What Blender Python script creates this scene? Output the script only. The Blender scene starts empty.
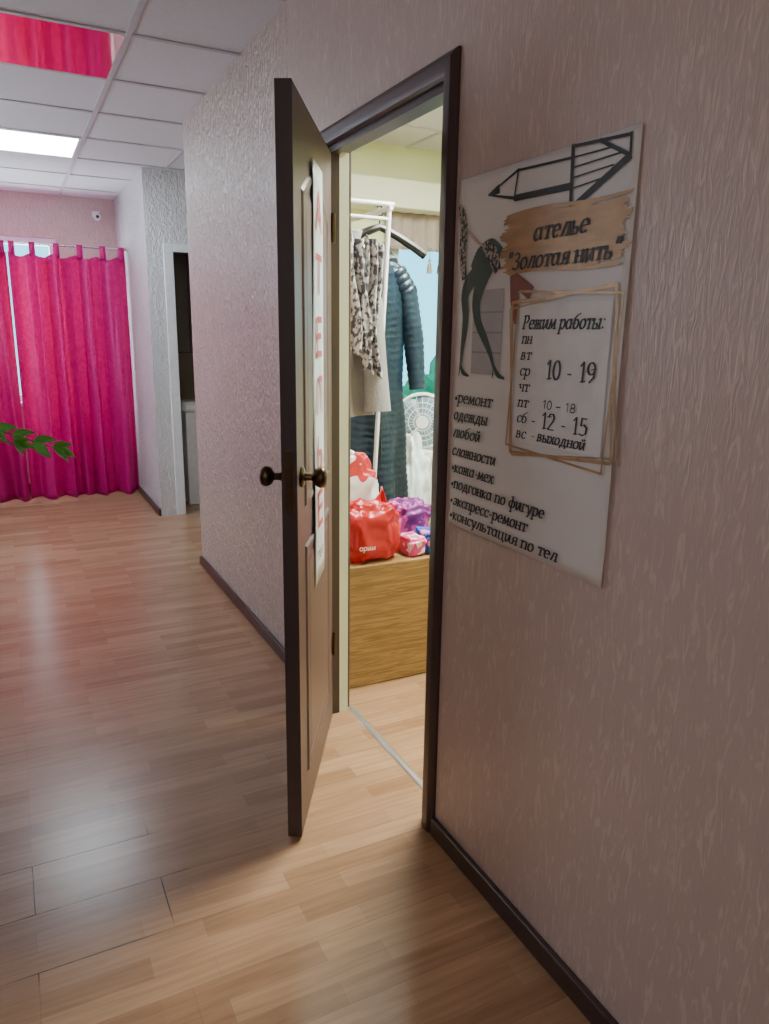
import bpy, math, random
from mathutils import Vector, Matrix, noise
random.seed(7)
SC = bpy.context.scene
COL = SC.collection

# ------------------------------------------------------------------ materials
def new_mat(name):
    m = bpy.data.materials.new(name); m.use_nodes = True
    nt = m.node_tree
    return m, nt, nt.nodes['Principled BSDF']

def mat(name, col, rough=0.5, metal=0.0, noise_scale=None, noise_amt=0.12, bump=0.0, bump_scale=60,
        emit=None, emit_s=0.0, coat=0.0, stretch=(1, 1, 1), spec=None):
    m, nt, b = new_mat(name)
    b.inputs['Base Color'].default_value = (*col, 1)
    b.inputs['Roughness'].default_value = rough
    b.inputs['Metallic'].default_value = metal
    if coat: b.inputs['Coat Weight'].default_value = coat
    if spec is not None: b.inputs['Specular IOR Level'].default_value = spec
    tc = nt.nodes.new('ShaderNodeTexCoord')
    mp = nt.nodes.new('ShaderNodeMapping'); mp.inputs['Scale'].default_value = stretch
    nt.links.new(tc.outputs['Object'], mp.inputs['Vector'])
    n = nt.nodes.new('ShaderNodeTexNoise'); n.inputs['Scale'].default_value = noise_scale or 25
    n.inputs['Detail'].default_value = 4
    nt.links.new(mp.outputs[0], n.inputs['Vector'])
    mx = nt.nodes.new('ShaderNodeMixRGB'); mx.blend_type = 'MIX'
    mx.inputs[1].default_value = tuple(max(0, c * (1 - noise_amt)) for c in col) + (1,)
    mx.inputs[2].default_value = tuple(min(1, c * (1 + noise_amt)) for c in col) + (1,)
    nt.links.new(n.outputs['Fac'], mx.inputs[0]); nt.links.new(mx.outputs[0], b.inputs['Base Color'])
    if bump:
        n2 = nt.nodes.new('ShaderNodeTexNoise'); n2.inputs['Scale'].default_value = bump_scale
        nt.links.new(mp.outputs[0], n2.inputs['Vector'])
        bp = nt.nodes.new('ShaderNodeBump'); bp.inputs['Strength'].default_value = bump
        bp.inputs['Distance'].default_value = 0.01
        nt.links.new(n2.outputs['Fac'], bp.inputs['Height']); nt.links.new(bp.outputs[0], b.inputs['Normal'])
    if emit:
        b.inputs['Emission Color'].default_value = (*emit, 1); b.inputs['Emission Strength'].default_value = emit_s
    return m

def wallpaper(name, c1, c2, c3, rough=(.42, .17), scale=(72, 72, 14), bumpS=(.5, 1.0), yr=(2.3, 3.1)):
    """embossed wallpaper: irregular vertical strokes over a fine grain; the roll beyond the door is glossier"""
    m, nt, b = new_mat(name)
    L = nt.links.new
    g = nt.nodes.new('ShaderNodeNewGeometry')
    def nz(sc, det, dist):
        mp = nt.nodes.new('ShaderNodeMapping'); mp.inputs['Scale'].default_value = sc
        L(g.outputs['Position'], mp.inputs['Vector'])
        n = nt.nodes.new('ShaderNodeTexNoise'); n.inputs['Scale'].default_value = 1.0
        n.inputs['Detail'].default_value = det; n.inputs['Distortion'].default_value = dist
        L(mp.outputs[0], n.inputs['Vector']); return n
    n = nz(scale, 2.5, 1.5)
    r = nt.nodes.new('ShaderNodeValToRGB')
    r.color_ramp.elements[0].position = .55; r.color_ramp.elements[1].position = .64
    L(n.outputs['Fac'], r.inputs[0])
    n2 = nz((16, 16, 7), 5, 0)
    n3 = nz((40, 40, 24), 3, 1.0)
    sp = nt.nodes.new('ShaderNodeSeparateXYZ'); L(g.outputs['Position'], sp.inputs[0])
    def mr(a, b_):
        q = nt.nodes.new('ShaderNodeMapRange'); q.inputs['From Min'].default_value = yr[0]; q.inputs['From Max'].default_value = yr[1]
        q.inputs['To Min'].default_value = a; q.inputs['To Max'].default_value = b_; L(sp.outputs['Y'], q.inputs[0]); return q
    mx1 = nt.nodes.new('ShaderNodeMixRGB'); mx1.inputs[1].default_value = (*c1, 1); mx1.inputs[2].default_value = (*c2, 1)
    L(n2.outputs['Fac'], mx1.inputs[0])
    mx2 = nt.nodes.new('ShaderNodeMixRGB'); mx2.inputs[2].default_value = (*c3, 1)
    L(mx1.outputs[0], mx2.inputs[1])
    ms = nt.nodes.new('ShaderNodeMath'); ms.operation = 'MULTIPLY'; ms.inputs[1].default_value = .65
    L(r.outputs[0], ms.inputs[0]); L(ms.outputs[0], mx2.inputs[0])
    L(mx2.outputs[0], b.inputs['Base Color'])
    L(mr(*rough).outputs[0], b.inputs['Roughness'])
    L(mr(.5, .9).outputs[0], b.inputs['Specular IOR Level'])
    a3 = nt.nodes.new('ShaderNodeMath'); a3.operation = 'MULTIPLY'
    L(n3.outputs['Fac'], a3.inputs[0]); L(mr(.15, 2.6).outputs[0], a3.inputs[1])
    a4 = nt.nodes.new('ShaderNodeMath'); a4.operation = 'ADD'; L(a3.outputs[0], a4.inputs[0]); L(n.outputs['Fac'], a4.inputs[1])
    bp = nt.nodes.new('ShaderNodeBump'); bp.inputs['Distance'].default_value = .006
    L(mr(*bumpS).outputs[0], bp.inputs['Strength'])
    L(a4.outputs[0], bp.inputs['Height']); L(bp.outputs[0], b.inputs['Normal'])
    return m

def laminate(name):
    m, nt, b = new_mat(name); L = nt.links.new
    g = nt.nodes.new('ShaderNodeNewGeometry')
    mo = nt.nodes.new('ShaderNodeMapping'); mo.inputs['Location'].default_value = (1.06, -.04, 0)
    L(g.outputs['Position'], mo.inputs['Vector'])
    def brick(w, h, mort, off, c1, c2, cm):
        k = nt.nodes.new('ShaderNodeTexBrick'); k.inputs['Scale'].default_value = 1
        k.inputs['Brick Width'].default_value = w; k.inputs['Row Height'].default_value = h
        k.inputs['Mortar Size'].default_value = mort; k.inputs['Mortar Smooth'].default_value = .2
        k.inputs['Bias'].default_value = 0
        k.offset = off; k.offset_frequency = 2
        k.inputs['Color1'].default_value = (*c1, 1); k.inputs['Color2'].default_value = (*c2, 1); k.inputs['Mortar'].default_value = (*cm, 1)
        L(mo.outputs[0], k.inputs['Vector']); return k
    k1 = brick(.37, .064, .0004, .37, (.345, .195, .110), (.48, .295, .175), (.32, .18, .105))
    k2 = brick(1.28, .192, .0016, .762, (1, 1, 1), (.94, .92, .91), (.8, .77, .74))
    # a few worn joints where the boards have opened
    ds = nt.nodes.new('ShaderNodeVectorMath'); ds.operation = 'DISTANCE'; ds.inputs[1].default_value = (-.95, 1.80, 0)
    L(g.outputs['Position'], ds.inputs[0])
    mrr = nt.nodes.new('ShaderNodeMapRange'); mrr.inputs['From Min'].default_value = .245; mrr.inputs['From Max'].default_value = .29
    mrr.inputs['To Min'].default_value = 0; mrr.inputs['To Max'].default_value = 1
    L(ds.outputs['Value'], mrr.inputs[0])
    mm = nt.nodes.new('ShaderNodeMixRGB'); mm.inputs[1].default_value = (.06, .05, .045, 1); mm.inputs[2].default_value = (.88, .85, .83, 1)
    L(mrr.outputs[0], mm.inputs[0]); L(mm.outputs[0], k2.inputs['Mortar'])
    mul = nt.nodes.new('ShaderNodeMixRGB'); mul.blend_type = 'MULTIPLY'; mul.inputs[0].default_value = 1
    L(k1.outputs['Color'], mul.inputs[1]); L(k2.outputs['Color'], mul.inputs[2])
    mp = nt.nodes.new('ShaderNodeMapping'); mp.inputs['Scale'].default_value = (4, 60, 1)
    L(g.outputs['Position'], mp.inputs['Vector'])
    n = nt.nodes.new('ShaderNodeTexNoise'); n.inputs['Scale'].default_value = 1; n.inputs['Detail'].default_value = 6; n.inputs['Distortion'].default_value = .6
    L(mp.outputs[0], n.inputs['Vector'])
    r = nt.nodes.new('ShaderNodeValToRGB'); r.color_ramp.elements[0].position = .3; r.color_ramp.elements[1].position = .7
    r.color_ramp.elements[0].color = (.82, .77, .72, 1); r.color_ramp.elements[1].color = (1.08, 1.06, 1.04, 1)
    L(n.outputs['Fac'], r.inputs[0])
    m2 = nt.nodes.new('ShaderNodeMixRGB'); m2.blend_type = 'MULTIPLY'; m2.inputs[0].default_value = 1
    L(mul.outputs[0], m2.inputs[1]); L(r.outputs[0], m2.inputs[2]); L(m2.outputs[0], b.inputs['Base Color'])
    b.inputs['Roughness'].default_value = .25
    bp = nt.nodes.new('ShaderNodeBump'); bp.inputs['Strength'].default_value = .2; bp.inputs['Distance'].default_value = .002
    L(k2.outputs['Fac'], bp.inputs['Height']); bp.invert = True
    L(bp.outputs[0], b.inputs['Normal'])
    return m

def cloth(name, col, trans=0.5, rough=.35, pat=True):
    m, nt, b = new_mat(name); L = nt.links.new
    out = nt.nodes['Material Output']
    b.inputs['Roughness'].default_value = rough
    tc = nt.nodes.new('ShaderNodeTexCoord')
    n = nt.nodes.new('ShaderNodeTexNoise'); n.inputs['Scale'].default_value = 32; n.inputs['Detail'].default_value = 2
    L(tc.outputs['Object'], n.inputs['Vector'])
    mx = nt.nodes.new('ShaderNodeMixRGB'); mx.inputs[1].default_value = (*col, 1)
    mx.inputs[2].default_value = (*[c * .90 for c in col], 1)
    r = nt.nodes.new('ShaderNodeValToRGB'); r.color_ramp.elements[0].position = .46; r.color_ramp.elements[1].position = .54
    L(n.outputs['Fac'], r.inputs[0]); L(r.outputs[0], mx.inputs[0]); L(mx.outputs[0], b.inputs['Base Color'])
    t = nt.nodes.new('ShaderNodeBsdfTranslucent'); L(mx.outputs[0], t.inputs['Color'])
    ms = nt.nodes.new('ShaderNodeMixShader'); ms.inputs[0].default_value = trans
    L(b.outputs[0], ms.inputs[1]); L(t.outputs[0], ms.inputs[2]); L(ms.outputs[0], out.inputs['Surface'])
    return m

def oak(name, c1, c2):
    m, nt, b = new_mat(name); L = nt.links.new
    tc = nt.nodes.new('ShaderNodeTexCoord')
    mp = nt.nodes.new('ShaderNodeMapping'); mp.inputs['Scale'].default_value = (3, 3, 46)
    L(tc.outputs['Object'], mp.inputs['Vector'])
    n = nt.nodes.new('ShaderNodeTexNoise'); n.inputs['Scale'].default_value = 1.6; n.inputs['Detail'].default_value = 6; n.inputs['Distortion'].default_value = 1.5
    L(mp.outputs[0], n.inputs['Vector'])
    r = nt.nodes.new('ShaderNodeValToRGB'); r.color_ramp.elements[0].position = .38; r.color_ramp.elements[1].position = .62
    r.color_ramp.elements[0].color = (*c1, 1); r.color_ramp.elements[1].color = (*c2, 1)
    L(n.outputs['Fac'], r.inputs[0]); L(r.outputs[0], b.inputs['Base Color']); b.inputs['Roughness'].default_value = .4
    return m

def leopard(name, base, spot, scale=45, rough=.8, pos=.54, soft=0):
    m, nt, b = new_mat(name); L = nt.links.new
    tc = nt.nodes.new('ShaderNodeTexCoord')
    n = nt.nodes.new('ShaderNodeTexNoise'); n.inputs['Scale'].default_value = scale; n.inputs['Detail'].default_value = 1
    L(tc.outputs['Object'], n.inputs['Vector'])
    r = nt.nodes.new('ShaderNodeValToRGB')
    if soft:
        r.color_ramp.elements[0].position = pos - soft
    else:
        r.color_ramp.interpolation = 'CONSTANT'
    r.color_ramp.elements[0].color = (*base, 1); r.color_ramp.elements[1].position = pos; r.color_ramp.elements[1].color = (*spot, 1)
    L(n.outputs['Fac'], r.inputs[0]); L(r.outputs[0], b.inputs['Base Color']); b.inputs['Roughness'].default_value = rough
    return m

M_WALL = wallpaper('pink_wallpaper', (.52, .40, .35), (.59, .46, .41), (.71, .58, .49))
M_WALL_L = wallpaper('pale_pink_wallpaper', (.60, .58, .60), (.68, .66, .68), (.80, .79, .79))
M_BACK = wallpaper('pink_back_wallpaper', (.60, .44, .41), (.66, .50, .46), (.7, .56, .5))
M_YEL = mat('yellow_wall_paint', (.78, .82, .50), .8, noise_scale=4, noise_amt=.04)
M_CREAM = mat('cream_paint', (.80, .82, .64), .6, noise_scale=8, noise_amt=.04)
M_FLOOR = laminate('laminate_floor')
M_TILE = mat('ceiling_tile', (.74, .74, .79), .85, noise_scale=90, noise_amt=.08, bump=.25, bump_scale=220)
M_GRID = mat('ceiling_grid_paint', (.55, .54, .58), .5)
M_BROWN = mat('dark_brown_laminate', (.055, .030, .028), .34, noise_scale=30, noise_amt=.25, stretch=(1, 1, .1))
M_LEAF = mat('red_brown_door', (.100, .060, .062), .38, noise_scale=14, noise_amt=.22, stretch=(8, 8, .5), bump=.05)
M_LEAFEDGE = mat('door_edge_brown', (.05, .032, .032), .45, noise_scale=14, noise_amt=.2, stretch=(8, 8, .5))
M_GROOVE = mat('door_moulding', (.115, .070, .072), .36)
M_BRONZE = mat('antique_bronze', (.10, .065, .035), .28, .95, noise_scale=40, noise_amt=.3)
M_WHITE = mat('white_plastic', (.80, .81, .83), .35)
M_FANB = mat('shaded_fan_blade_plastic', (.20, .33, .42), .3)  # grey-blue shading of the white fan put into the blade colour
M_WHITEP = mat('white_paint', (.80, .80, .84), .5)
M_PAPER = mat('poster_paper', (.70, .67, .64), .5, noise_scale=5, noise_amt=.04)
M_PAPER2 = mat('white_paper', (.62, .68, .74), .4, noise_scale=5, noise_amt=.03)
M_INK = mat('black_ink', (.02, .02, .022), .5)
M_RED = mat('faded_red_ink', (.50, .08, .08), .5)
M_GOLD = mat('gold_paint', (.40, .225, .10), .38, .2, noise_scale=16, noise_amt=.45, stretch=(1, 1, 4))
M_GOLDL = mat('gold_line', (.42, .25, .12), .35, .25, noise_scale=40, noise_amt=.4)
M_CURT = cloth('magenta_curtain', (.68, .001, .26), .45)
M_CURTD = cloth('dark_magenta_curtain', (.56, .001, .20), .43)
M_CHROME = mat('chrome', (.75, .75, .78), .2, 1)
M_ALU = mat('aluminium_strip', (.75, .76, .8), .3, .9)
M_OAK = oak('oak_veneer', (.22, .12, .042), (.38, .23, .090))
M_NAVY = mat('navy_nylon', (.008, .025, .045), .32, noise_scale=30, noise_amt=.3, bump=.3, bump_scale=50)
M_GREY = mat('grey_wool', (.25, .245, .24), .95, noise_scale=70, noise_amt=.12, bump=.35, bump_scale=160)
M_LEO = leopard('leopard_fabric', (.42, .41, .42), (.05, .045, .055), 48, pos=.56, soft=.10)
M_LEAFG = mat('green_leaf', (.12, .46, .05), .4, noise_scale=20, noise_amt=.35)
M_STEM = mat('plant_stem', (.14, .2, .05), .6)
M_TERRA = mat('terracotta', (.42, .18, .10), .8)
M_SOIL = mat('soil', (.04, .03, .02), .95, bump=.6)
M_REDBAG = mat('red_bag_plastic', (.46, .007, .016), .28, noise_scale=12, noise_amt=.2, bump=.5, bump_scale=13)
M_WBAG = leopard('white_red_bag_plastic', (.80, .80, .82), (.55, .03, .04), 7, .3, .54)
M_WSACK = mat('white_sack_plastic', (.70, .80, .82), .35, bump=.4, bump_scale=14)
M_PINK = leopard('pink_patterned_film', (.70, .04, .22), (.9, .75, .85), 30, .3)
M_BLUE = leopard('blue_patterned_film', (.02, .10, .50), (.85, .25, .45), 16, .3)
M_PURP = leopard('purple_patterned_cloth', (.16, .02, .18), (.55, .06, .36), 22, .4)
M_BLACK = mat('black_plastic', (.015, .015, .015), .35)
M_GREYP = mat('grey_print', (.42, .40, .40), .6)
M_GREYD = mat('dark_grey_print', (.28, .27, .27), .6)
M_SKIN = mat('printed_skin', (.50, .36, .28), .6)
M_TIGHTS = mat('printed_dark_teal', (.040, .070, .055), .6)
M_LEOP = leopard('printed_leopard', (.42, .36, .31), (.04, .035, .035), 110, pos=.5)
M_REDP = mat('printed_brown_red', (.22, .07, .05), .6)
M_DARK = mat('dark_interior', (.03, .022, .02), .6)
M_BEIGET = mat('beige_tile', (.45, .36, .27), .4)
M_TREE = mat('foliage', (.08, .34, .12), .9, noise_scale=3, noise_amt=.6)
M_GRASS = mat('grass', (.12, .22, .06), .95, noise_scale=1)
M_BLIND = mat('taupe_fabric', (.38, .32, .29), .8, noise_scale=60, noise_amt=.1)
M_CERAM = mat('white_ceramic', (.8, .8, .8), .15)
M_TABLE = mat('white_table_laminate', (.60, .56, .50), .45)
M_HOURS = mat('hours_panel_paper', (.72, .69, .66), .5)

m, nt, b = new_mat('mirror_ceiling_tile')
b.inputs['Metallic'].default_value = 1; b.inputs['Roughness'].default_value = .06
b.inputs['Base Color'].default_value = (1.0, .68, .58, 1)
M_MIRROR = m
M_PANEL = mat('light_diffuser', (.9, .9, .9), .5, emit=(.78, .91, 1.0), emit_s=26)
M_PANEL_W = mat('room_light_diffuser', (.9, .9, .9), .5, emit=(.96, 1.0, .86), emit_s=88)
M_PANEL_FILL = mat('added_fill_diffuser', (.9, .9, .9), .5, emit=(.98, .96, 1.0), emit_s=5)

# ------------------------------------------------------------------ mesh builder
class B:
    def __init__(s): s.v = []; s.f = []; s.m = []; s.mi = 0
    def face(s, idx): s.f.append(idx); s.m.append(s.mi)
    def box(s, a, b):
        i = len(s.v); x0, y0, z0 = a; x1, y1, z1 = b
        s.v += [(x0, y0, z0), (x1, y0, z0), (x1, y1, z0), (x0, y1, z0), (x0, y0, z1), (x1, y0, z1), (x1, y1, z1), (x0, y1, z1)]
        for q in [(0, 3, 2, 1), (4, 5, 6, 7), (0, 1, 5, 4), (1, 2, 6, 5), (2, 3, 7, 6), (3, 0, 4, 7)]: s.face([i + k for k in q])
        return s
    def quad(s, *p):
        i = len(s.v); s.v += [tuple(x) for x in p]; s.face(list(range(i, i + len(p)))); return s
    def grid(s, nu, nv, fn, closeu=False):
        i = len(s.v)
        for a in range(nu):
            for c in range(nv): s.v.append(tuple(fn(a / (nu if closeu else nu - 1), c / (nv - 1))))
        for a in range(nu if closeu else nu - 1):
            for c in range(nv - 1):
                a2 = (a + 1) % nu
                s.face([i + a * nv + c, i + a2 * nv + c, i + a2 * nv + c + 1, i + a * nv + c + 1])
        return s
    def tube(s, pts, r, n=10, cap=True, sx=1.0):
        pts = [Vector(p) for p in pts]; R = r if isinstance(r, (list, tuple)) else [r] * len(pts)
        i = len(s.v); up = None
        for k, p in enumerate(pts):
            t = (pts[min(k + 1, len(pts) - 1)] - pts[max(k - 1, 0)]).normalized()
            if up is None:
                up = Vector((0, 0, 1)) if abs(t.z) < .9 else Vector((1, 0, 0))
            e1 = (up - t * up.dot(t)).normalized(); e2 = t.cross(e1); up = e1
            for j in range(n):
                an = 2 * math.pi * j / n
                s.v.append(tuple(p + (e1 * math.cos(an) * sx + e2 * math.sin(an)) * R[k]))
        for k in range(len(pts) - 1):
            for j in range(n):
                j2 = (j + 1) % n
                s.face([i + k * n + j, i + k * n + j2, i + (k + 1) * n + j2, i + (k + 1) * n + j])
        if cap:
            s.face([i + j for j in range(n)][::-1]); s.face([i + (len(pts) - 1) * n + j for j in range(n)])
        return s
    def lathe(s, prof, n=24, origin=(0, 0, 0), axis='Z'):
        i = len(s.v); o = Vector(origin)
        for r, h in prof:
            for j in range(n):
                an = 2 * math.pi * j / n; c, d = r * math.cos(an), r * math.sin(an)
                p = {'Z': (c, d, h), 'Y': (c, h, d), 'X': (h, c, d)}[axis]
                s.v.append(tuple(o + Vector(p)))
        for k in range(len(prof) - 1):
            for j in range(n):
                j2 = (j + 1) % n
                s.face([i + k * n + j, i + k * n + j2, i + (k + 1) * n + j2, i + (k + 1) * n + j])
        s.face([i + j for j in range(n)][::-1]); s.face([i + (len(prof) - 1) * n + j for j in range(n)])
        return s
    def blob(s, c, r, ex=.6, amp=.08, seed=0, fr=5, nu=36, nv=20, top=None, crease=0):
        c = Vector(c)
        def sp(v, e): return math.copysign(abs(v) ** e, v)
        def fn(u, v):
            a = 2 * math.pi * u; ph = math.pi * (v - .5)
            d = Vector((sp(math.cos(ph), ex) * sp(math.cos(a), ex), sp(math.cos(ph), ex) * sp(math.sin(a), ex), sp(math.sin(ph), ex)))
            if top and d.z > 0: d.x *= 1 - top * d.z; d.y *= 1 - top * d.z
            k = 1 + amp * noise.noise(d * fr * .5 + Vector((seed, seed * 2, 0))) * 2
            if crease:
                k += crease * (1 - 2 * abs(noise.noise(d * 2.2 + Vector((seed * 3, 1, 2))) * 2)) + crease * .55 * (1 - 2 * abs(noise.noise(Vector((d.x * 6, d.y * 6, d.z * 2)) + Vector((seed, 5, 2)))))
            z = max(d.z * r[2] * k, -r[2])
            return c + Vector((d.x * r[0] * k, d.y * r[1] * k, z))
        return s.grid(nu, nv, fn, True)

def obj(name, bld, mats, parent=None, loc=(0, 0, 0), local=False, smooth=True, bevel=0, subsurf=0, solid=0, rot=None,
        label=None, category=None, group=None, kind=None, angle=40):
    me = bpy.data.meshes.new(name)
    off = Vector((0, 0, 0))
    if not local:
        off = Vector(parent.location) if parent else Vector(loc)
    me.from_pydata([tuple(Vector(v) - off) for v in bld.v], [], bld.f)
    mats = mats if isinstance(mats, (list, tuple)) else [mats]
    for mm in mats: me.materials.append(mm)
    for p, k in zip(me.polygons, bld.m): p.material_index = k
    me.validate(); me.update()
    o = bpy.data.objects.new(name, me); COL.objects.link(o)
    if parent: o.parent = parent
    else: o.location = loc
    if rot is not None: o.rotation_euler = rot
    if smooth:
        for p in me.polygons: p.use_smooth = True
        try: me.set_sharp_from_angle(angle=math.radians(angle))
        except Exception: pass
    if bevel:
        md = o.modifiers.new('bevel', 'BEVEL'); md.width = bevel; md.segments = 2; md.limit_method = 'ANGLE'
    if solid:
        md = o.modifiers.new('solid', 'SOLIDIFY'); md.thickness = solid; md.offset = 0
    if subsurf:
        md = o.modifiers.new('sub', 'SUBSURF'); md.levels = subsurf; md.render_levels = subsurf
    if label: o['label'] = label
    if category: o['category'] = category
    if group: o['group'] = group
    if kind: o['kind'] = kind
    return o

def root(name, label, category, loc, rotz=0, group=None):
    o = bpy.data.objects.new(name, None); COL.objects.link(o); o.empty_display_size = .05
    o.location = loc; o.rotation_euler = (0, 0, rotz); o['label'] = label; o['category'] = category
    if group: o['group'] = group
    return o

def struct(name, bld, mats, loc=(0, 0, 0), **k): return obj(name, bld, mats, loc=loc, kind='structure', **k)

# ------------------------------------------------------------------ stroke lettering
def A(cx, cy, rx, ry, a0, a1, n=14):
    return [(cx + rx * math.cos(math.radians(a0 + (a1 - a0) * i / n)), cy + ry * math.sin(math.radians(a0 + (a1 - a0) * i / n))) for i in range(n + 1)]
_i = [[(.1, 1), (.1, .12), (.28, 0), (.5, .3), (.76, .95)], [(.78, 1), (.78, .12), (.95, .05)]]
G = {
 'а': ([A(.40, .5, .37, .5, 0, 360), [(.78, 1), (.77, .12), (.95, .04)]], 1.05),
 'б': ([A(.4, .48, .37, .48, 0, 360), [(.03, .5), (.08, 1.1), (.35, 1.4), (.8, 1.6)]], .95),
 'в': ([[(.1, 0), (.1, 1), (.5, .98), (.62, .78), (.5, .56), (.12, .52)], [(.12, .52), (.6, .5), (.74, .26), (.58, .02), (.1, 0)]], .92),
 'г': ([[(.1, 0), (.1, 1), (.65, 1), (.68, .8)]], .78),
 'д': ([[(.2, 0), (.36, .5), (.42, 1), (.8, 1), (.8, 0)], [(.05, -.3), (.05, 0), (.98, 0), (.98, -.3)]], 1.12),
 'е': ([[(.06, .5), (.76, .56)], A(.41, .5, .36, .5, 8, 315)], .88),
 'ж': ([[(.62, 0), (.62, 1)], [(.1, 1), (.32, .52), (.92, .52), (1.14, 1)], [(.05, 0), (.32, .52)], [(1.2, 0), (.92, .52)]], 1.32),
 'и': (_i, 1.05), 'й': (_i + [A(.46, 1.4, .2, .16, 180, 360)], 1.05),
 'к': ([[(.1, 0), (.1, 1)], [(.75, 1), (.15, .5), (.8, 0)]], .88),
 'л': ([[(0, .06), (.15, .05), (.4, 1), (.78, 1), (.78, 0)]], .95),
 'м': ([[(.05, 0), (.2, 1), (.52, .12), (.9, 1), (1.0, 0)]], 1.15),
 'н': ([[(.1, 0), (.1, 1)], [(.78, 0), (.78, 1)], [(.1, .52), (.78, .52)]], .98),
 'о': ([A(.42, .5, .39, .5, 0, 360)], .92),
 'п': ([[(.1, 0), (.1, 1)], [(.1, .75), (.38, 1), (.7, .95), (.78, .7), (.78, 0)]], .98),
 'р': ([[(.1, -.55), (.1, 1)], A(.45, .5, .36, .5, 165, -165)], .93),
 'с': ([A(.42, .5, .38, .5, 40, 320)], .8),
 'т': ([[(.4, 0), (.4, 1)], [(0, .85), (.05, 1), (.8, 1), (.84, .83)]], .86),
 'у': ([[(.05, 1), (.4, .1)], [(.8, 1), (.3, -.4), (.05, -.5)]], .88),
 'ф': ([[(.58, -.55), (.58, 1.5)], A(.58, .5, .52, .46, 0, 360)], 1.2),
 'х': ([[(.08, 1), (.8, 0)], [(.78, 1), (.05, 0)]], .88),
 'ц': ([[(.1, 1), (.1, 0), (.75, 0)], [(.75, 1), (.75, 0), (.95, 0), (.95, -.3)]], 1.08),
 'ч': ([[(.1, 1), (.12, .55), (.35, .42), (.75, .55)], [(.75, 1), (.75, 0)]], .94),
 'э': ([A(.35, .5, .38, .5, -140, 140), [(.2, .5), (.7, .5)]], .85),
 'ю': ([[(.1, 0), (.1, 1)], [(.1, .5), (.45, .5)], A(.8, .5, .34, .5, 0, 360)], 1.26),
 'я': ([[(.75, 0), (.75, 1), (.35, .98), (.12, .75), (.3, .5), (.75, .48)], [(.4, .5), (.05, 0)]], .93),
 'ь': ([[(.1, 1), (.1, 0), (.55, 0), (.72, .26), (.55, .5), (.1, .52)]], .85),
 'ы': ([[(.1, 1), (.1, 0), (.55, 0), (.72, .26), (.55, .5), (.1, .52)], [(1.02, 1), (1.02, 0)]], 1.2),
 'З': ([[(.1, 1.3), (.4, 1.5), (.75, 1.35), (.75, 1.0), (.35, .8)], [(.35, .8), (.85, .65), (.85, .2), (.45, 0), (.05, .15)]], 1.02),
 'Р': ([[(.15, 0), (.15, 1.5)], [(.0, 1.5), (.65, 1.48), (.88, 1.1), (.65, .75), (.15, .7)]], 1.02),
 '0': ([A(.42, .75, .36, .75, 0, 360)], .9), '1': ([[(.15, 1.2), (.45, 1.5), (.45, 0)]], .75),
 '2': ([[(.08, 1.15), (.25, 1.45), (.6, 1.45), (.75, 1.15), (.6, .75), (.05, 0), (.8, 0)]], .94),
 '5': ([[(.75, 1.5), (.22, 1.5), (.15, .85), (.5, .95), (.78, .7), (.72, .2), (.4, 0), (.05, .1)]], .94),
 '8': ([A(.42, 1.12, .3, .36, 0, 360), A(.42, .38, .37, .38, 0, 360)], .92),
 '9': ([A(.42, 1.05, .35, .45, 0, 360), [(.77, 1.05), (.7, .4), (.3, 0)]], .92),
 '-': ([[(.08, .5), (.5, .5)]], .62), '–': ([[(.05, .6), (.75, .6)]], .85), '•': ([A(.22, .5, .12, .12, 0, 360, 8)], .60),
 '"': ([[(.12, 1.6), (.08, 1.15)], [(.42, 1.6), (.38, 1.15)]], .62), ':': ([[(.2, .1), (.24, .16)], [(.2, .9), (.24, .96)]], .42),
 '.': ([[(.15, .05), (.2, .1)]], .35), ' ': ([], .5),
 'А': ([[(0, 0), (.45, 1.5), (.9, 0)], [(.18, .5), (.72, .5)]], 1), 'Т': ([[(.45, 0), (.45, 1.5)], [(0, 1.5), (.9, 1.5)]], 1),
 'Е': ([[(.8, 0), (.1, 0), (.1, 1.5), (.8, 1.5)], [(.1, .78), (.7, .78)]], .95), 'Л': ([[(0, 0), (.4, 1.5), (.85, 1.5), (.85, 0)]], 1),
 'Ь': ([[(.1, 1.5), (.1, 0), (.6, 0), (.8, .35), (.6, .75), (.1, .78)]], .95),
}
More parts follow.
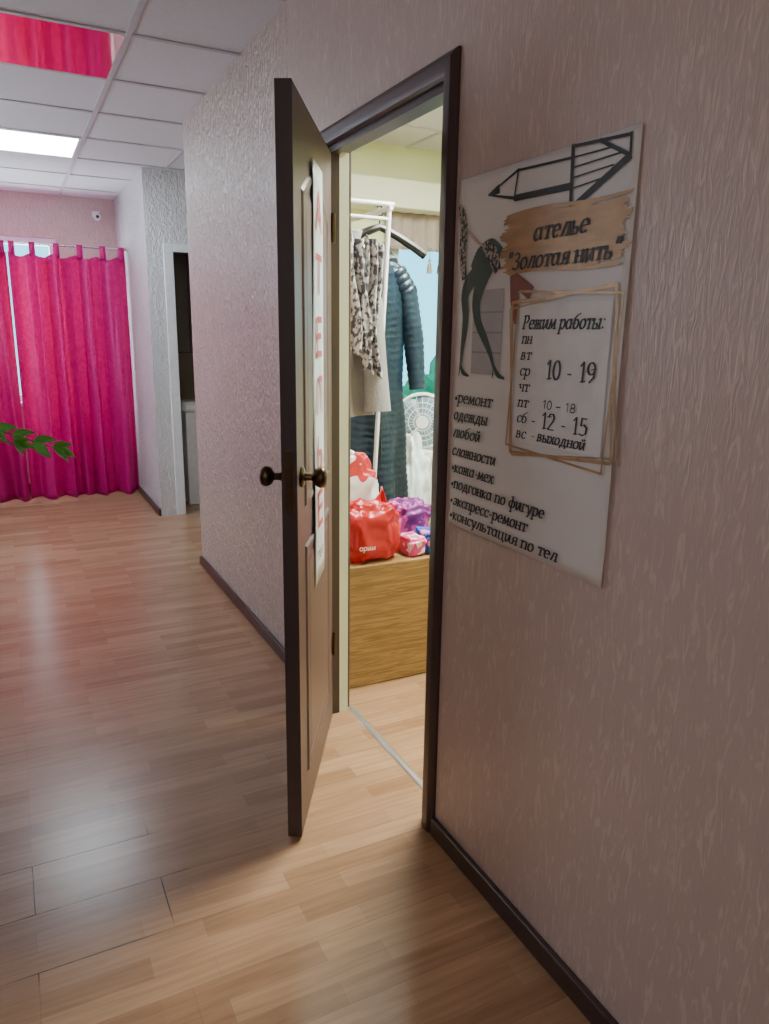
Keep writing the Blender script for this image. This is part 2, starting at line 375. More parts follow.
def letters(bld, text, x0, base, xh, x1=None, wt=.2, shear=.22, put=None, contrast=.5, serif=0, fit=.90):
    """strokes of the lettering, laid on a surface by put(x,y) -> 3-D point"""
    tot = sum(G[c][1] for c in text)
    sx = (x1 - x0) / tot if x1 is not None else xh
    cur = 0
    def seg(a, b_, w):
        dx, dy = b_[0] - a[0], b_[1] - a[1]; l = math.hypot(dx, dy)
        if l < 1e-7: return
        nx, ny = -dy / l * w, dx / l * w; ex, ey = dx / l * w * .45, dy / l * w * .45
        q = [(a[0] - ex - nx, a[1] - ey - ny), (b_[0] + ex - nx, b_[1] + ey - ny), (b_[0] + ex + nx, b_[1] + ey + ny), (a[0] - ex + nx, a[1] - ey + ny)]
        bld.quad(*[put(*k) for k in q])
    for ch in text:
        st, adv = G[ch]
        for s in st:
            P = [(x0 + (cur + px * fit) * sx + shear * py * xh, base + py * xh) for px, py in s]
            for a, b_ in zip(P, P[1:]):
                an = math.atan2(b_[1] - a[1], b_[0] - a[0])
                w = xh * wt * .5 * ((1 - contrast) + contrast * abs(math.sin(an - math.radians(12))))
                if ch == '•': w = xh * .14
                seg(a, b_, w)
            if serif and len(s) < 9 and ch not in '-–•":.З':
                for k0, k1 in ((0, 1), (-1, -2)):
                    dx, dy = s[k1][0] - s[k0][0], s[k1][1] - s[k0][1]
                    if abs(dy) > 1.2 * abs(dx) and abs(dy) > .3:
                        x, y = P[k0]; h = serif * sx
                        top = s[k1][1] < s[k0][1]
                        seg((x - h * (1.0 if top else .7), y - (.09 * xh if top else 0)), (x + h * (.3 if top else .9), y + (0 if top else .07 * xh)), xh * wt * .18)
        cur += adv
def ribbon(bld, pts, w, put):
    n = len(pts); W = w if isinstance(w, (list, tuple)) else [w] * n
    for k in range(n - 1):
        (ax, ay), (bx, by) = pts[k], pts[k + 1]
        dx, dy = bx - ax, by - ay; l = math.hypot(dx, dy) or 1
        ux, uy = dx / l, dy / l; a, c = W[k] / 2, W[k + 1] / 2; e = .3 * min(a, c)
        bld.quad(*[put(*q) for q in [(ax - ux * e + uy * a, ay - uy * e - ux * a), (bx + ux * e + uy * c, by + uy * e - ux * c),
                                    (bx + ux * e - uy * c, by + uy * e + ux * c), (ax - ux * e - uy * a, ay - uy * e + ux * a)]])
def smooth_line(pts, w, n=5):
    """Catmull-Rom through the points with interpolated widths"""
    P, W = [], []
    for k in range(len(pts) - 1):
        p0, p1, p2, p3 = pts[max(k - 1, 0)], pts[k], pts[k + 1], pts[min(k + 2, len(pts) - 1)]
        for i in range(n):
            t = i / n
            P.append(tuple(.5 * (2 * p1[j] + (p2[j] - p0[j]) * t + (2 * p0[j] - 5 * p1[j] + 4 * p2[j] - p3[j]) * t * t + (3 * p1[j] - p0[j] - 3 * p2[j] + p3[j]) * t ** 3) for j in (0, 1)))
            W.append(w[k] + (w[k + 1] - w[k]) * t)
    P.append(pts[-1]); W.append(w[-1]); return P, W

# ------------------------------------------------------------------ room shell
CZ = 2.56
b_ = B().box((-2.6, -3.0, -.1), (3.3, 8.6, 0)); struct('floor', b_, M_FLOOR, smooth=False)

# ceiling with exposed tee grid
c = B().box((-2.6, -3.0, CZ), (3.3, 8.6, CZ + .1)); c.mi = 1
xs = [-.445 + .6 * k for k in range(-4, 7)]; ys = [3.36 + .6 * k for k in range(-10, 8)]
for x in xs:
    if -2.6 < x < 3.3: c.box((x - .012, -3.0, CZ - .006), (x + .012, 8.6, CZ + .001))
for y in ys:
    if -3 < y < 8.6: c.box((-2.6, y - .012, CZ - .0061), (3.3, y + .012, CZ + .001))
struct('ceiling', c, [M_TILE, M_GRID], smooth=False)

TH = .068; DY0, DY1, DZ = 1.66, 2.395, 2.01
w = B().box((0, -3, 0), (TH, DY0, CZ)).box((0, DY1, 0), (TH, 4.48, CZ)).box((0, DY0, DZ), (TH, DY1, CZ))
struct('wall_right', w, M_WALL, smooth=False)
RX0, RX1, RZ0, RZ1 = 1.28, 2.70, .95, 2.15
w = B().box((TH, 4.38, 0), (RX0, 4.48, CZ)).box((RX1, 4.38, 0), (3.3, 4.48, CZ)).box((RX0, 4.38, 0), (RX1, 4.48, RZ0)).box((RX0, 4.38, RZ1), (RX1, 4.48, CZ))
struct('wall_room_far', w, M_YEL, smooth=False)
struct('wall_room_right', B().box((3.2, .5, 0), (3.3, 4.38, CZ)), M_YEL, smooth=False)
struct('wall_room_near', B().box((TH, .4, 0), (3.3, .5, CZ)), M_YEL, smooth=False)
# recess beyond the room and the block with the washroom doorway
struct('wall_recess', B().box((1.1, 4.48, 0), (1.2, 5.85, CZ)), M_WALL_L, smooth=False)
w = B().box((0, 5.85, 0), (.13, 7.36, CZ)).box((.13, 5.85, 2.0), (.95, 5.95, CZ)).box((.95, 5.85, 0), (1.2, 5.95, CZ))
struct('wall_block', w, M_WALL_L, smooth=False)
struct('wall_washroom', B().box((.13, 7.3, 0), (1.2, 7.4, CZ)).box((1.1, 5.95, 0), (1.2, 7.3, CZ)), M_BEIGET, smooth=False)
WX0, WX1, WZ0, WZ1 = -1.95, -.50, .80, 2.20
w = B().box((-2.6, 7.36, 0), (WX0, 7.46, CZ)).box((WX1, 7.36, 0), (.13, 7.46, CZ)).box((WX0, 7.36, 0), (WX1, 7.46, WZ0)).box((WX0, 7.36, WZ1), (WX1, 7.46, CZ))
struct('wall_back', w, M_BACK, smooth=False)
struct('wall_left', B().box((-2.7, -3.1, 0), (-2.6, 7.46, CZ)), M_WALL_L, smooth=False)
struct('wall_front', B().box((-2.6, -3.1, 0), (3.3, -3.0, CZ)), M_WALL_L, smooth=False)

# windows
def window(name, x0, x1, z0, z1, y, bars=1, t=.06):
    f = B()
    f.box((x0, y, z0), (x1, y + .06, z0 + t)).box((x0, y, z1 - t), (x1, y + .06, z1)).box((x0, y, z0 + t), (x0 + t, y + .06, z1 - t)).box((x1 - t, y, z0 + t), (x1, y + .06, z1 - t))
    for k in range(bars):
        xx = x0 + (x1 - x0) * (k + 1) / (bars + 1); f.box((xx - t / 2, y + .005, z0 + t), (xx + t / 2, y + .055, z1 - t))
    f.box((x0 - .04, y - .12, z0 - .03), (x1 + .04, y + .005, z0))
    return struct(name, f, M_WHITEP, smooth=False, bevel=.004)
window('window_1', WX0, WX1, WZ0, WZ1, 7.38, 2)
window('window_2', RX0, RX1, RZ0, RZ1, 4.40, 1, .045)

# baseboards
def base(name, a, b): struct(name, B().box(a, b), M_BROWN, smooth=False, bevel=.004)
base('baseboard_right', (-.018, -3, 0), (0, 1.60, .055))
base('baseboard_far', (-.018, DY1 + .058, 0), (0, 4.48, .055))
base('baseboard_block', (-.018, 5.85, 0), (0, 7.36, .055))
base('baseboard_recess', (1.082, 4.48, 0), (1.1, 5.85, .055))
base('baseboard_back', (-2.6, 7.342, 0), (-.018, 7.36, .055))

# door casing: rounded profile swept round the opening
def casing(name, side):
    bl = B(); prof = [(0, 0), (0, .010), (.006, .016), (.020, .020), (.040, .020), (.050, .014), (.056, .008), (.056, 0)]
    path = [(DY0, 0, -1, 0), (DY0, DZ, -1, 1), (DY1, DZ, 1, 1), (DY1, 0, 1, 0)]
    n = len(prof); i = 0
    for (y, z, oy, oz) in path:
        for (d, h) in prof: bl.v.append((side * h if side < 0 else TH + h, y + oy * d, z + oz * d))
    for k in range(3):
        for j in range(n - 1): bl.face([k * n + j, k * n + j + 1, (k + 1) * n + j + 1, (k + 1) * n + j])
    return struct(name, bl, M_BROWN, angle=25)
casing('trim_1', -1); casing('trim_2', 1)
# jamb lining
j = B()
for x0, x1, mi in [(0, .030, 0), (.030, TH, 1)]:
    j.mi = mi; e = .012 if mi else 0.02
    j.box((x0, DY0, 0), (x1, DY0 + e, DZ)).box((x0, DY1 - e, 0), (x1, DY1, DZ))
    j.mi = 0; j.box((x0, DY0 + e, DZ - e), (x1, DY1 - e, DZ))
struct('trim_3', j, [M_BROWN, M_CREAM], smooth=False)
struct('trim_4', B().tube([(.085, DY0 - .0, .0), (.085, DY1, .0)], .014, 12, sx=.35), M_ALU)
# washroom frame
f = B().box((.12, 5.835, 0), (.19, 5.96, 2.06)).box((.89, 5.835, 0), (.96, 5.96, 2.06)).box((.19, 5.835, 2.0), (.89, 5.96, 2.06))
struct('trim_5', f, M_WHITEP, smooth=False, bevel=.004)

# ------------------------------------------------------------------ door leaf
ang = math.atan2(-.865, -.502)
door = root('door', 'open red-brown panelled interior door with a paper banner', 'door', (-.012, 2.345, .012), ang)
door['kind'] = 'structure'; door.name = 'door_1'
DW, DH, DT = .697, 1.97, .04
def panel_outline(x0, x1, z0, z1, arch, off):
    pts = [(x0 + off, z0 + off), (x1 - off, z0 + off), (x1 - off, z1 - off)]
    n = 12
    if arch:
        for k in range(1, n):
            t = k / n; xx = (x1 - off) + (x0 - x1 + 2 * off) * t
            pts.append((xx, z1 - off + arch * math.sin(math.pi * t)))
    pts.append((x0 + off, z1 - off)); return pts
lf = B().box((0, -DT, 0), (DW, 0, DH))
obj('leaf', lf, [M_LEAF], door, local=True, smooth=False, bevel=.002)
obj('door_edge', B().box((DW, -DT, 0), (DW + .0015, 0, DH)), M_LEAFEDGE, door, local=True, smooth=False)
for side in (1, -1):
    y0 = 0 if side > 0 else -DT
    for (x0, x1, z0, z1, ar) in [(.11, DW - .11, .95, 1.76, .07), (.11, DW - .11, .14, .84, 0)]:
        mo = B()
        offs = [(0, 0), (.006, .005), (.016, .006), (.026, .002), (.038, .001), (.052, .004), (.06, .005)]
        rings = []
        for off, h in offs:
            p = panel_outline(x0, x1, z0, z1, ar, off); rings.append(len(mo.v)); mo.v += [(a, y0 + side * h, q) for a, q in p]; N = len(p)
        for r0, r1 in zip(rings, rings[1:]):
            for k in range(N):
                k2 = (k + 1) % N; q = [r0 + k, r0 + k2, r1 + k2, r1 + k]; mo.face(q if side < 0 else q[::-1])
        mo.face([rings[-1] + k for k in range(N)])
        obj('door_panel', mo, M_GROOVE, door, local=True, angle=20)
# banner on leaf
ban = B()
ban.grid(6, 24, lambda u, v: (.26 + .19 * u, .0075 + .002 * math.sin(9 * v) * u, .67 + 1.19 * v))
obj('paper_banner', ban, M_PAPER2, door, local=True, solid=.0006)
for k, ch in enumerate('АТЕЛЬЕ'):
    rl = B()
    letters(rl, ch, 0, 0, .064, .110, wt=.30, shear=0, contrast=.1, fit=1, put=lambda x, y, k=k: (.41 - x, .0115, 1.69 - .168 * k + y))
    obj('banner_letter', rl, M_RED, door, local=True, smooth=False)
bk = B()
letters(bk, 'тел.', 0, 0, .024, .12, wt=.25, put=lambda x, y: (.42 - x, .0115, .745 + y))
obj('banner_lettering_black', bk, M_INK, door, local=True, smooth=False)
# knobs and lock
for sgn, nm in ((1, 'door_knob'), (-1, 'door_knob')):
    y0 = 0 if sgn > 0 else -DT
    prof = [(.001, 0), (.027, 0), (.028, .004), (.024, .008), (.013, .010), (.010, .018), (.0095, .030), (.013, .034), (.021, .038), (.0265, .046), (.028, .054), (.0265, .061), (.021, .066), (.012, .069), (.001, .070)]
    obj(nm, B().lathe([(r, sgn * h) for r, h in prof], 28, (DW - .06, y0, 1.043), 'Y'), M_BRONZE, door, local=True)
obj('lock_plate', B().box((DW, -.031, .96), (DW + .003, -.009, 1.12)).box((DW + .003, -.026, 1.03), (DW + .012, -.014, 1.055)), M_BRONZE, door, local=True, smooth=False)
for hz in (.25, 1.7):
    obj('hinge', B().lathe([(.001, 0), (.007, 0), (.007, .09), (.001, .09)], 12, (.0, .007, hz)), M_BRONZE, door, local=True)

# ------------------------------------------------------------------ wall poster
post = root('poster', 'large white paper tailoring poster taped on pink wallpaper', 'poster', (0, 1.298, .95))
def sag(y, z):  # slight paper waviness off the wall
    return -.0035 - .0015 * (1 + math.sin(7 * z + 5 * y)) - .004 * max(0, (1.06 - y) / .05) * max(0, (1.02 - z) / .07)
pp = B().grid(30, 40, lambda u, v: (sag(1.016 + .565 * u, .948 + .827 * v), 1.016 + .565 * u, .948 + .827 * v))
obj('paper_sheet', pp, M_PAPER, post, solid=.0004)
def lay(eps): return lambda yy, zz: (sag(-yy, zz) - eps, -yy, zz)   # x grows to the viewer's right = -y
def poly(bld, pts, eps):
    bld.quad(*[lay(eps)(-y, z) for y, z in pts])
# grey chest of drawers in the collage
pc = B(); poly(pc, [(1.505, 1.335), (1.385, 1.335), (1.385, 1.525), (1.505, 1.525)], .0016); obj('printed_grey_drawers', pc, M_GREYP, post, smooth=False)
for zz in (1.385, 1.43, 1.475):
    pc = B(); ribbon(pc, [(-1.502, zz), (-1.388, zz)], .004, lay(.002)); obj('printed_drawer_line', pc, M_GREYD, post, smooth=False)
P0 = lay(.0024); P1 = lay(.003)
def pr(name, strokes, mt, put):
    q = B()
    for pts, w in strokes:
        if isinstance(w, list) and len(pts) > 2: pts, w = smooth_line(pts, w)
        ribbon(q, pts, w, put)
    return obj(name, q, mt, post, smooth=False)
# slender legs in dark tights and heels
pr('printed_leg', [([(-1.425, 1.590), (-1.475, 1.572), (-1.520, 1.545), (-1.540, 1.515), (-1.535, 1.470), (-1.538, 1.43), (-1.545, 1.39), (-1.549, 1.352)],
                    [.034, .042, .040, .032, .026, .023, .014, .008]), ([(-1.551, 1.354), (-1.538, 1.336), (-1.512, 1.328)], [.009, .013, .004]), ([(-1.551, 1.360), (-1.556, 1.327)], .004)], M_TIGHTS, P0)
pr('printed_leg', [([(-1.435, 1.585), (-1.470, 1.548), (-1.492, 1.500), (-1.482, 1.455), (-1.455, 1.42), (-1.428, 1.385), (-1.408, 1.350)],
                    [.036, .042, .034, .027, .024, .015, .008]), ([(-1.408, 1.354), (-1.392, 1.337), (-1.366, 1.330)], [.009, .013, .004]), ([(-1.410, 1.360), (-1.413, 1.329)], .004)], M_TIGHTS, P0)
pr('printed_dark_garment', [([(-1.405, 1.600), (-1.440, 1.612), (-1.480, 1.600), (-1.510, 1.575)], [.026, .044, .040, .020])], M_TIGHTS, lay(.0027))
pr('printed_leopard_coat', [([(-1.574, 1.72), (-1.562, 1.70), (-1.552, 1.66), (-1.556, 1.61), (-1.545, 1.555)], [.006, .024, .032, .028, .020])], M_LEOP, P1)
pr('printed_leopard_dress', [([(-1.465, 1.622), (-1.435, 1.600), (-1.412, 1.565)], [.020, .040, .024])], M_LEOP, P1)
pr('printed_red_machine', [([(-1.352, 1.548), (-1.344, 1.50), (-1.335, 1.45)], [.024, .030, .012]), ([(-1.345, 1.54), (-1.29, 1.512)], .030)], M_REDP, P1)
pr('printed_arm', [([(-1.535, 1.66), (-1.50, 1.635), (-1.465, 1.618)], [.009, .008, .005])], M_SKIN, P1)
# brush strokes
br = B(); random.seed(3); P2 = lay(.0028)
for k in range(44):
    z = 1.552 + k * .0028; a = random.uniform(-.012, .010) - (.012 if k < 5 or k > 38 else 0) + .010 * math.sin(k * .5); bb = random.uniform(-.004, .014) + .008 * math.sin(k * .37)
    y0, y1 = 1.392 + a, 1.024 + bb
    if k in (2, 3, 40, 41): y1 += .07
    seg = 12
    ribbon(br, [(-(y0 + (y1 - y0) * i / seg), z + .004 * math.sin(i * .5)) for i in range(seg + 1)], [.0025] + [.0046] * (seg - 1) + [.002], P2)
obj('gold_brush_stroke', br, M_GOLD, post, smooth=False)
# gold frames
P3 = lay(.0034)
def rect(cy, cz, w, h, rot, t):
    fr = B(); pts = []
    for sx_, sz_ in [(-1, -1), (1, -1), (1, 1), (-1, 1), (-1, -1)]:
        u, v = sx_ * w / 2, sz_ * h / 2; r = math.radians(rot)
        pts.append((-cy + u * math.cos(r) - v * math.sin(r), cz + u * math.sin(r) + v * math.cos(r)))
    ribbon(fr, pts, t, P3)
    obj('gold_frame', fr, M_GOLDL, post, smooth=False)
rect(1.183, 1.343, .312, .322, 4, .0065); rect(1.183, 1.343, .306, .330, -3, .005); rect(1.181, 1.342, .318, .316, 7, .0035)
pw = B(); poly(pw, [(1.322, 1.20), (1.045, 1.20), (1.045, 1.488), (1.322, 1.488)], .0031); obj('white_hours_panel', pw, M_HOURS, post, smooth=False)
# arrow / pencil drawing
ar = B(); P4 = lay(.0022)
def rb(pts, w): ribbon(ar, [(-y, z) for y, z in pts], w, P4)
rb([(1.458, 1.726), (1.352, 1.760)], [.003, .006]); rb([(1.458, 1.726), (1.362, 1.706)], [.003, .007]); rb([(1.352, 1.762), (1.364, 1.704)], .005)
rb([(1.354, 1.759), (1.184, 1.752)], .005); rb([(1.362, 1.706), (1.184, 1.702)], .013)
rb([(1.186, 1.774), (1.183, 1.656)], .010)                       # back of the arrow head
rb([(1.188, 1.772), (1.036, 1.762)], .006); rb([(1.183, 1.660), (1.036, 1.728)], .014); rb([(1.038, 1.765), (1.036, 1.722)], .006)
rb([(1.115, 1.768), (1.036, 1.728)], .007)
rb([(1.186, 1.752), (1.080, 1.750)], .003); rb([(1.186, 1.734), (1.055, 1.737)], .003); rb([(1.186, 1.716), (1.075, 1.720)], .003); rb([(1.186, 1.697), (1.105, 1.702)], .003)
rb([(1.458, 1.726), (1.418, 1.733)], [.004, .020])
obj('printed_arrow', ar, M_INK, post, smooth=False)
PT = lay(.0042)
def T(s, ya, yb, z, xh, **k):
    k.setdefault('serif', .32); k.setdefault('contrast', .72); k.setdefault('shear', .26)
    tx = B(); letters(tx, s, -ya, z, xh, -yb, put=PT, **k)
    obj('printed_lettering', tx, M_INK, post, smooth=False)
T('ателье', 1.29, 1.125, 1.614, .023, wt=.32)
T('"Золотая нить"', 1.376, 1.040, 1.561, .022, wt=.32)
T('Режим работы:', 1.308, 1.062, 1.438, .018, wt=.33)
for k, s in enumerate(['пн', 'вт', 'ср', 'чт', 'пт', 'сб', 'вс']):
    T(s, 1.308, 1.272, 1.408 - .0335 * k, .0145, wt=.30)
T('10 - 19', 1.222, 1.070, 1.338, .025, wt=.25, shear=.05)
T('10 – 18', 1.225, 1.120, 1.277, .0115, wt=.19, shear=.1, contrast=.1, serif=0)
T('- 12 - 15', 1.258, 1.080, 1.236, .022, wt=.25, shear=.05)
T('- выходной', 1.255, 1.085, 1.208, .0145, wt=.32)
for s, yb, z in [('•ремонт', 1.405, 1.262), ('одежды', 1.42, 1.219), ('любой', 1.445, 1.176), ('сложности', 1.378, 1.130), ('•кожа-мех', 1.385, 1.087),
                 ('•подгонка по фигуре', 1.195, 1.046), ('•экспресс-ремонт', 1.25, 1.003), ('•консультация по тел', 1.145, .964)]:
    T(s, 1.568, yb, z, .0178, wt=.33)

# ------------------------------------------------------------------ ceiling panels
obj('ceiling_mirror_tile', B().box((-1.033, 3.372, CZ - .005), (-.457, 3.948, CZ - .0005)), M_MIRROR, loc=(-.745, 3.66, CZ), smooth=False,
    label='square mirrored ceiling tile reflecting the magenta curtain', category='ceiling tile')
def light_panel(loc, w, d, mt, label):
    r = root('ceiling_light', label, 'ceiling light', loc)
    x, y, z = loc; f = B()
    f.box((x - w / 2, y - d / 2, z - .008), (x + w / 2, y - d / 2 + .015, z)).box((x - w / 2, y + d / 2 - .015, z - .008), (x + w / 2, y + d / 2, z))
    f.box((x - w / 2, y - d / 2 + .015, z - .008), (x - w / 2 + .015, y + d / 2 - .015, z)).box((x + w / 2 - .015, y - d / 2 + .015, z - .008), (x + w / 2, y + d / 2 - .015, z))
    obj('frame', f, M_WHITEP, r, smooth=False)
    obj('diffuser', B().box((x - w / 2 + .015, y - d / 2 + .015, z - .006), (x + w / 2 - .015, y + d / 2 - .015, z - .001)), mt, r, smooth=False)
light_panel((-.745, 5.46, CZ), .576, .576, M_PANEL, 'square lit panel in the suspended ceiling')
light_panel((-1.345, -.54, CZ), .576, .576, M_PANEL_FILL, 'unseen dim fill panel added to the ceiling')  # unseen panel added behind the camera as soft fill
light_panel((1.055, 2.46, CZ), .576, 1.176, M_PANEL_W, 'bright rectangular panel in the workroom ceiling')

# ------------------------------------------------------------------ curtains and rod
def curtain(name, x0, x1, y, ztop, zbot, folds, mt, label, seed, amp=.062):
    r = root(name, label, 'curtain', ((x0 + x1) / 2, y, zbot))
    def fn(u, v):
        x = x0 + (x1 - x0) * u
        a = amp * (.50 + .50 * (1 - v)); ph = noise.noise(Vector((u * 1.8 + seed, v * .45, 0))) * 5.0
        k = .65 + .8 * abs(noise.noise(Vector((u * 4 + seed, 3, v * .5))) * 2)
        yy = y + a * k * math.sin(2 * math.pi * folds * u + ph) + a * .12 * math.sin(2 * math.pi * folds * 2.1 * u + seed + v * 2)
        scal = .03 * abs(math.sin(math.pi * folds * u)) * max(0, (v - .93) / .07)
        return (x + .010 * math.sin(math.pi * u) * math.sin(2 * math.pi * folds * 2 * u + 1), yy, zbot + (ztop - zbot) * v - scal + .008 * math.sin(folds * 5 * u) * (1 - v))
    obj('fabric', B().grid(int(folds * 30), 40, fn), mt, r, solid=.002)
    n = max(3, int(folds))
    for k in range(n + 1):
        xx = x0 + (x1 - x0) * (k + .0) / n; xx = min(max(xx, x0 + .03), x1 - .03)
        t = B()
        t.grid(13, 3, lambda u, v: (xx - .022 + .044 * v, y + .018 * math.sin(math.pi * 2 * u) , ztop - .03 + .055 - .055 * math.cos(2 * math.pi * u)), False)
        obj('tab', t, mt, r, solid=.002)
    return r
curtain('curtain', -.900, -.02, 6.75, 2.02, .03, 5.4, M_CURT, 'bright magenta patterned tab-top curtain in heavy folds', 1.0)
curtain('curtain', -1.75, -.912, 6.75, 2.02, .03, 5, M_CURTD, 'darker magenta tab-top curtain beside the window', 5.0)
rd = root('curtain_rod', 'thin metal curtain rod spanning the alcove', 'curtain rod', (-1.3, 6.75, 2.085))
obj('rod', B().tube([(-2.6, 6.75, 2.085), (-.001, 6.75, 2.085)], .008, 12), M_CHROME, rd)
obj('socket', B().lathe([(.001, 0), (.022, 0), (.022, -.012), (.012, -.02), (.001, -.02)], 16, (0, 6.75, 2.085), 'X'), M_CHROME, rd)
# white device high on the back wall
cm = root('wall_camera', 'small white security camera on pink wall', 'security camera', (-.16, 7.36, 2.42))
obj('mount', B().box((-.19, 7.335, 2.40), (-.13, 7.36, 2.45)).tube([(-.16, 7.34, 2.42), (-.16, 7.29, 2.40)], .012, 8), M_WHITE, cm, smooth=False, bevel=.004)
obj('camera_body', B().lathe([(.001, 0), (.026, .002), (.03, .02), (.03, .06), (.022, .075), (.001, .08)], 16, (-.16, 7.22, 2.39), 'Y'), M_WHITE, cm)
obj('lens', B().lathe([(.001, 0), (.014, 0), (.014, .006), (.001, .006)], 12, (-.16, 7.214, 2.39), 'Y'), M_BLACK, cm)

# ------------------------------------------------------------------ washroom glimpse
wd = root('cabinet', 'tall dark brown cabinet inside the washroom', 'cabinet', (.40, 6.5, 0))
obj('body', B().box((.22, 6.45, 1.25), (.62, 6.75, 2.1)), M_DARK, wd, smooth=False, bevel=.004)
obj('door', B().box((.225, 6.43, 1.26), (.415, 6.45, 2.09)), M_BROWN, wd, smooth=False, bevel=.003)
obj('door', B().box((.42, 6.43, 1.26), (.615, 6.45, 2.09)), M_BROWN, wd, smooth=False, bevel=.003)
obj('side_panel', B().box((.22, 6.45, 0), (.24, 6.75, 1.25)), M_DARK, wd, smooth=False)
wb = root('washbasin', 'white ceramic washbasin on a white pedestal cabinet', 'washbasin', (.45, 6.2, 0))
obj('basin', B().box((.26, 6.12, .78), (.70, 6.42, .87)), M_CERAM, wb, bevel=.03)
obj('body', B().box((.29, 6.16, .0), (.66, 6.42, .78)), M_WHITEP, wb, smooth=False, bevel=.006)
obj('faucet', B().tube([(.48, 6.38, .87), (.48, 6.38, 1.0), (.48, 6.34, 1.03), (.48, 6.28, 1.0)], .01, 8), M_CHROME, wb)

# ------------------------------------------------------------------ plant
random.seed(12)
pl = root('potted_plant', 'leafy green houseplant in a terracotta pot on a stand', 'plant', (-1.55, 2.7, .62))
obj('pot', B().lathe([(.001, .621), (.09, .621), (.13, .86), (.14, .86), (.14, .89), (.125, .89), (.12, .87), (.001, .87)], 24, (-1.55, 2.7, 0)), M_TERRA, pl)
obj('soil', B().lathe([(.001, .868), (.118, .868), (.118, .876), (.001, .878)], 20, (-1.55, 2.7, 0)), M_SOIL, pl)
stems = B(); lv = B()
def leaf(p, d, ln, wd_, tw=0):
    p = Vector(p); d = Vector(d).normalized(); s = d.cross(Vector((0, 0, 1))).normalized(); n = s.cross(d)
    s = s * math.cos(tw) + n * math.sin(tw); n = s.cross(d)
    def fn(u, v):
        t = u; ww = wd_ * math.sin(math.pi * t ** .8) * (1 - .25 * t)
        q = (v - .5) * 2
        return p + d * ln * t + s * ww * q + n * (-.2 * ln * t * t + .25 * abs(q) * ww)
    lv.grid(9, 5, fn)
def branch(pts, ln=.08, wd_=.02, step=2, up=1.0):
    pts = [Vector(p) for p in pts]; sm = []
    for k in range(len(pts) - 1):
        for i in range(5): sm.append(pts[k].lerp(pts[k + 1], i / 5))
    sm.append(pts[-1])
    stems.tube(sm, [.004 * (1 - .6 * i / len(sm)) for i in range(len(sm))], 7)
    for i in range(4, len(sm), step):
        t = (sm[i] - sm[i - 1]).normalized(); sd = t.cross(Vector((0, 0, 1))).normalized()
        for sg in (-1, 1):
            leaf(sm[i], t * .75 + sd * random.uniform(-.4, .4) + Vector((0, 0, sg * random.uniform(.25, .75) * up)), ln * random.uniform(.8, 1.15), wd_, random.choice((-1, 1)) * random.uniform(.7, 1.3))
    leaf(sm[-1], pts[-1] - pts[-2], ln, wd_, 1.2)
branch([(-1.55, 2.7, .87), (-1.45, 2.68, 1.05), (-1.22, 2.6, 1.14), (-1.08, 2.55, 1.135), (-.98, 2.52, 1.10), (-.89, 2.5, 1.065)], .075, .018, 3)
branch([(-1.45, 2.68, 1.05), (-1.2, 2.55, 1.12), (-1.00, 2.50, 1.085)], .07, .017, 3)
for a in range(5):
    an = a * 1.25 + 1.6; dx, dy = math.cos(an), math.sin(an)
    branch([(-1.55, 2.7, .87), (-1.55 + .08 * dx, 2.7 + .08 * dy, 1.1), (-1.55 + .2 * dx, 2.7 + .2 * dy, 1.25), (-1.55 + .32 * dx, 2.7 + .32 * dy, 1.22)])
obj('stem', stems, M_STEM, pl); obj('foliage', lv, M_LEAFG, pl, solid=.0008)
st = root('plant_stand', 'tall white wooden stand under the houseplant', 'stand', (-1.55, 2.7, 0))
obj('top', B().lathe([(.001, .59), (.17, .59), (.17, .62), (.001, .62)], 28, (-1.55, 2.7, 0)), M_WHITEP, st)
for k in range(4):
    an = k * math.pi / 2 + .6
    obj('leg', B().tube([(-1.55 + .17 * math.cos(an), 2.7 + .17 * math.sin(an), 0), (-1.55 + .12 * math.cos(an), 2.7 + .12 * math.sin(an), .592)], .014, 10), M_WHITEP, st)

# ------------------------------------------------------------------ workroom contents
bx = root('storage_box', 'low oak-veneered storage box with bags on its top', 'storage box', (.62, 2.74, 0))
obj('body', B().box((.12, 2.55, 0), (1.12, 2.95, .50)), M_OAK, bx, smooth=False, bevel=.002)
obj('front_panel', B().box((.115, 2.53, .004), (1.125, 2.55, .505)), M_OAK, bx, smooth=False, bevel=.002)
obj('top_panel', B().box((.115, 2.53, .505), (1.125, 2.955, .522)), M_OAK, bx, smooth=False, bevel=.002)

# clothes rack
rk = root('clothes_rack', 'white tubular metal clothes rack with garments hanging', 'clothes rack', (.45, 3.3, 0))
obj('post', B().tube([(.455, 3.03, .03), (.545, 3.02, 1.97)], .010, 12), M_WHITEP, rk)
obj('post', B().tube([(.14, 3.03, .03), (.16, 3.02, 1.97)], .010, 12), M_WHITEP, rk)
obj('post', B().tube([(.545, 4.1, .03), (.545, 4.1, 1.97)], .010, 12), M_WHITEP, rk)
obj('rail', B().tube([(.545, 3.0, 1.955), (.545, 4.12, 1.955)], .010, 12), M_WHITEP, rk)
obj('crossbar', B().tube([(.13, 3.02, 1.97), (.565, 3.02, 1.97)], .010, 12), M_WHITEP, rk)
obj('crossbar', B().tube([(.15, 3.02, 1.91), (.545, 3.02, 1.91)], .008, 12), M_WHITEP, rk)
obj('foot', B().tube([(.10, 3.03, .02), (.52, 3.03, .02)], .015, 10), M_WHITEP, rk)
obj('foot', B().tube([(.3, 4.1, .02), (.7, 4.1, .02)], .015, 10), M_WHITEP, rk)

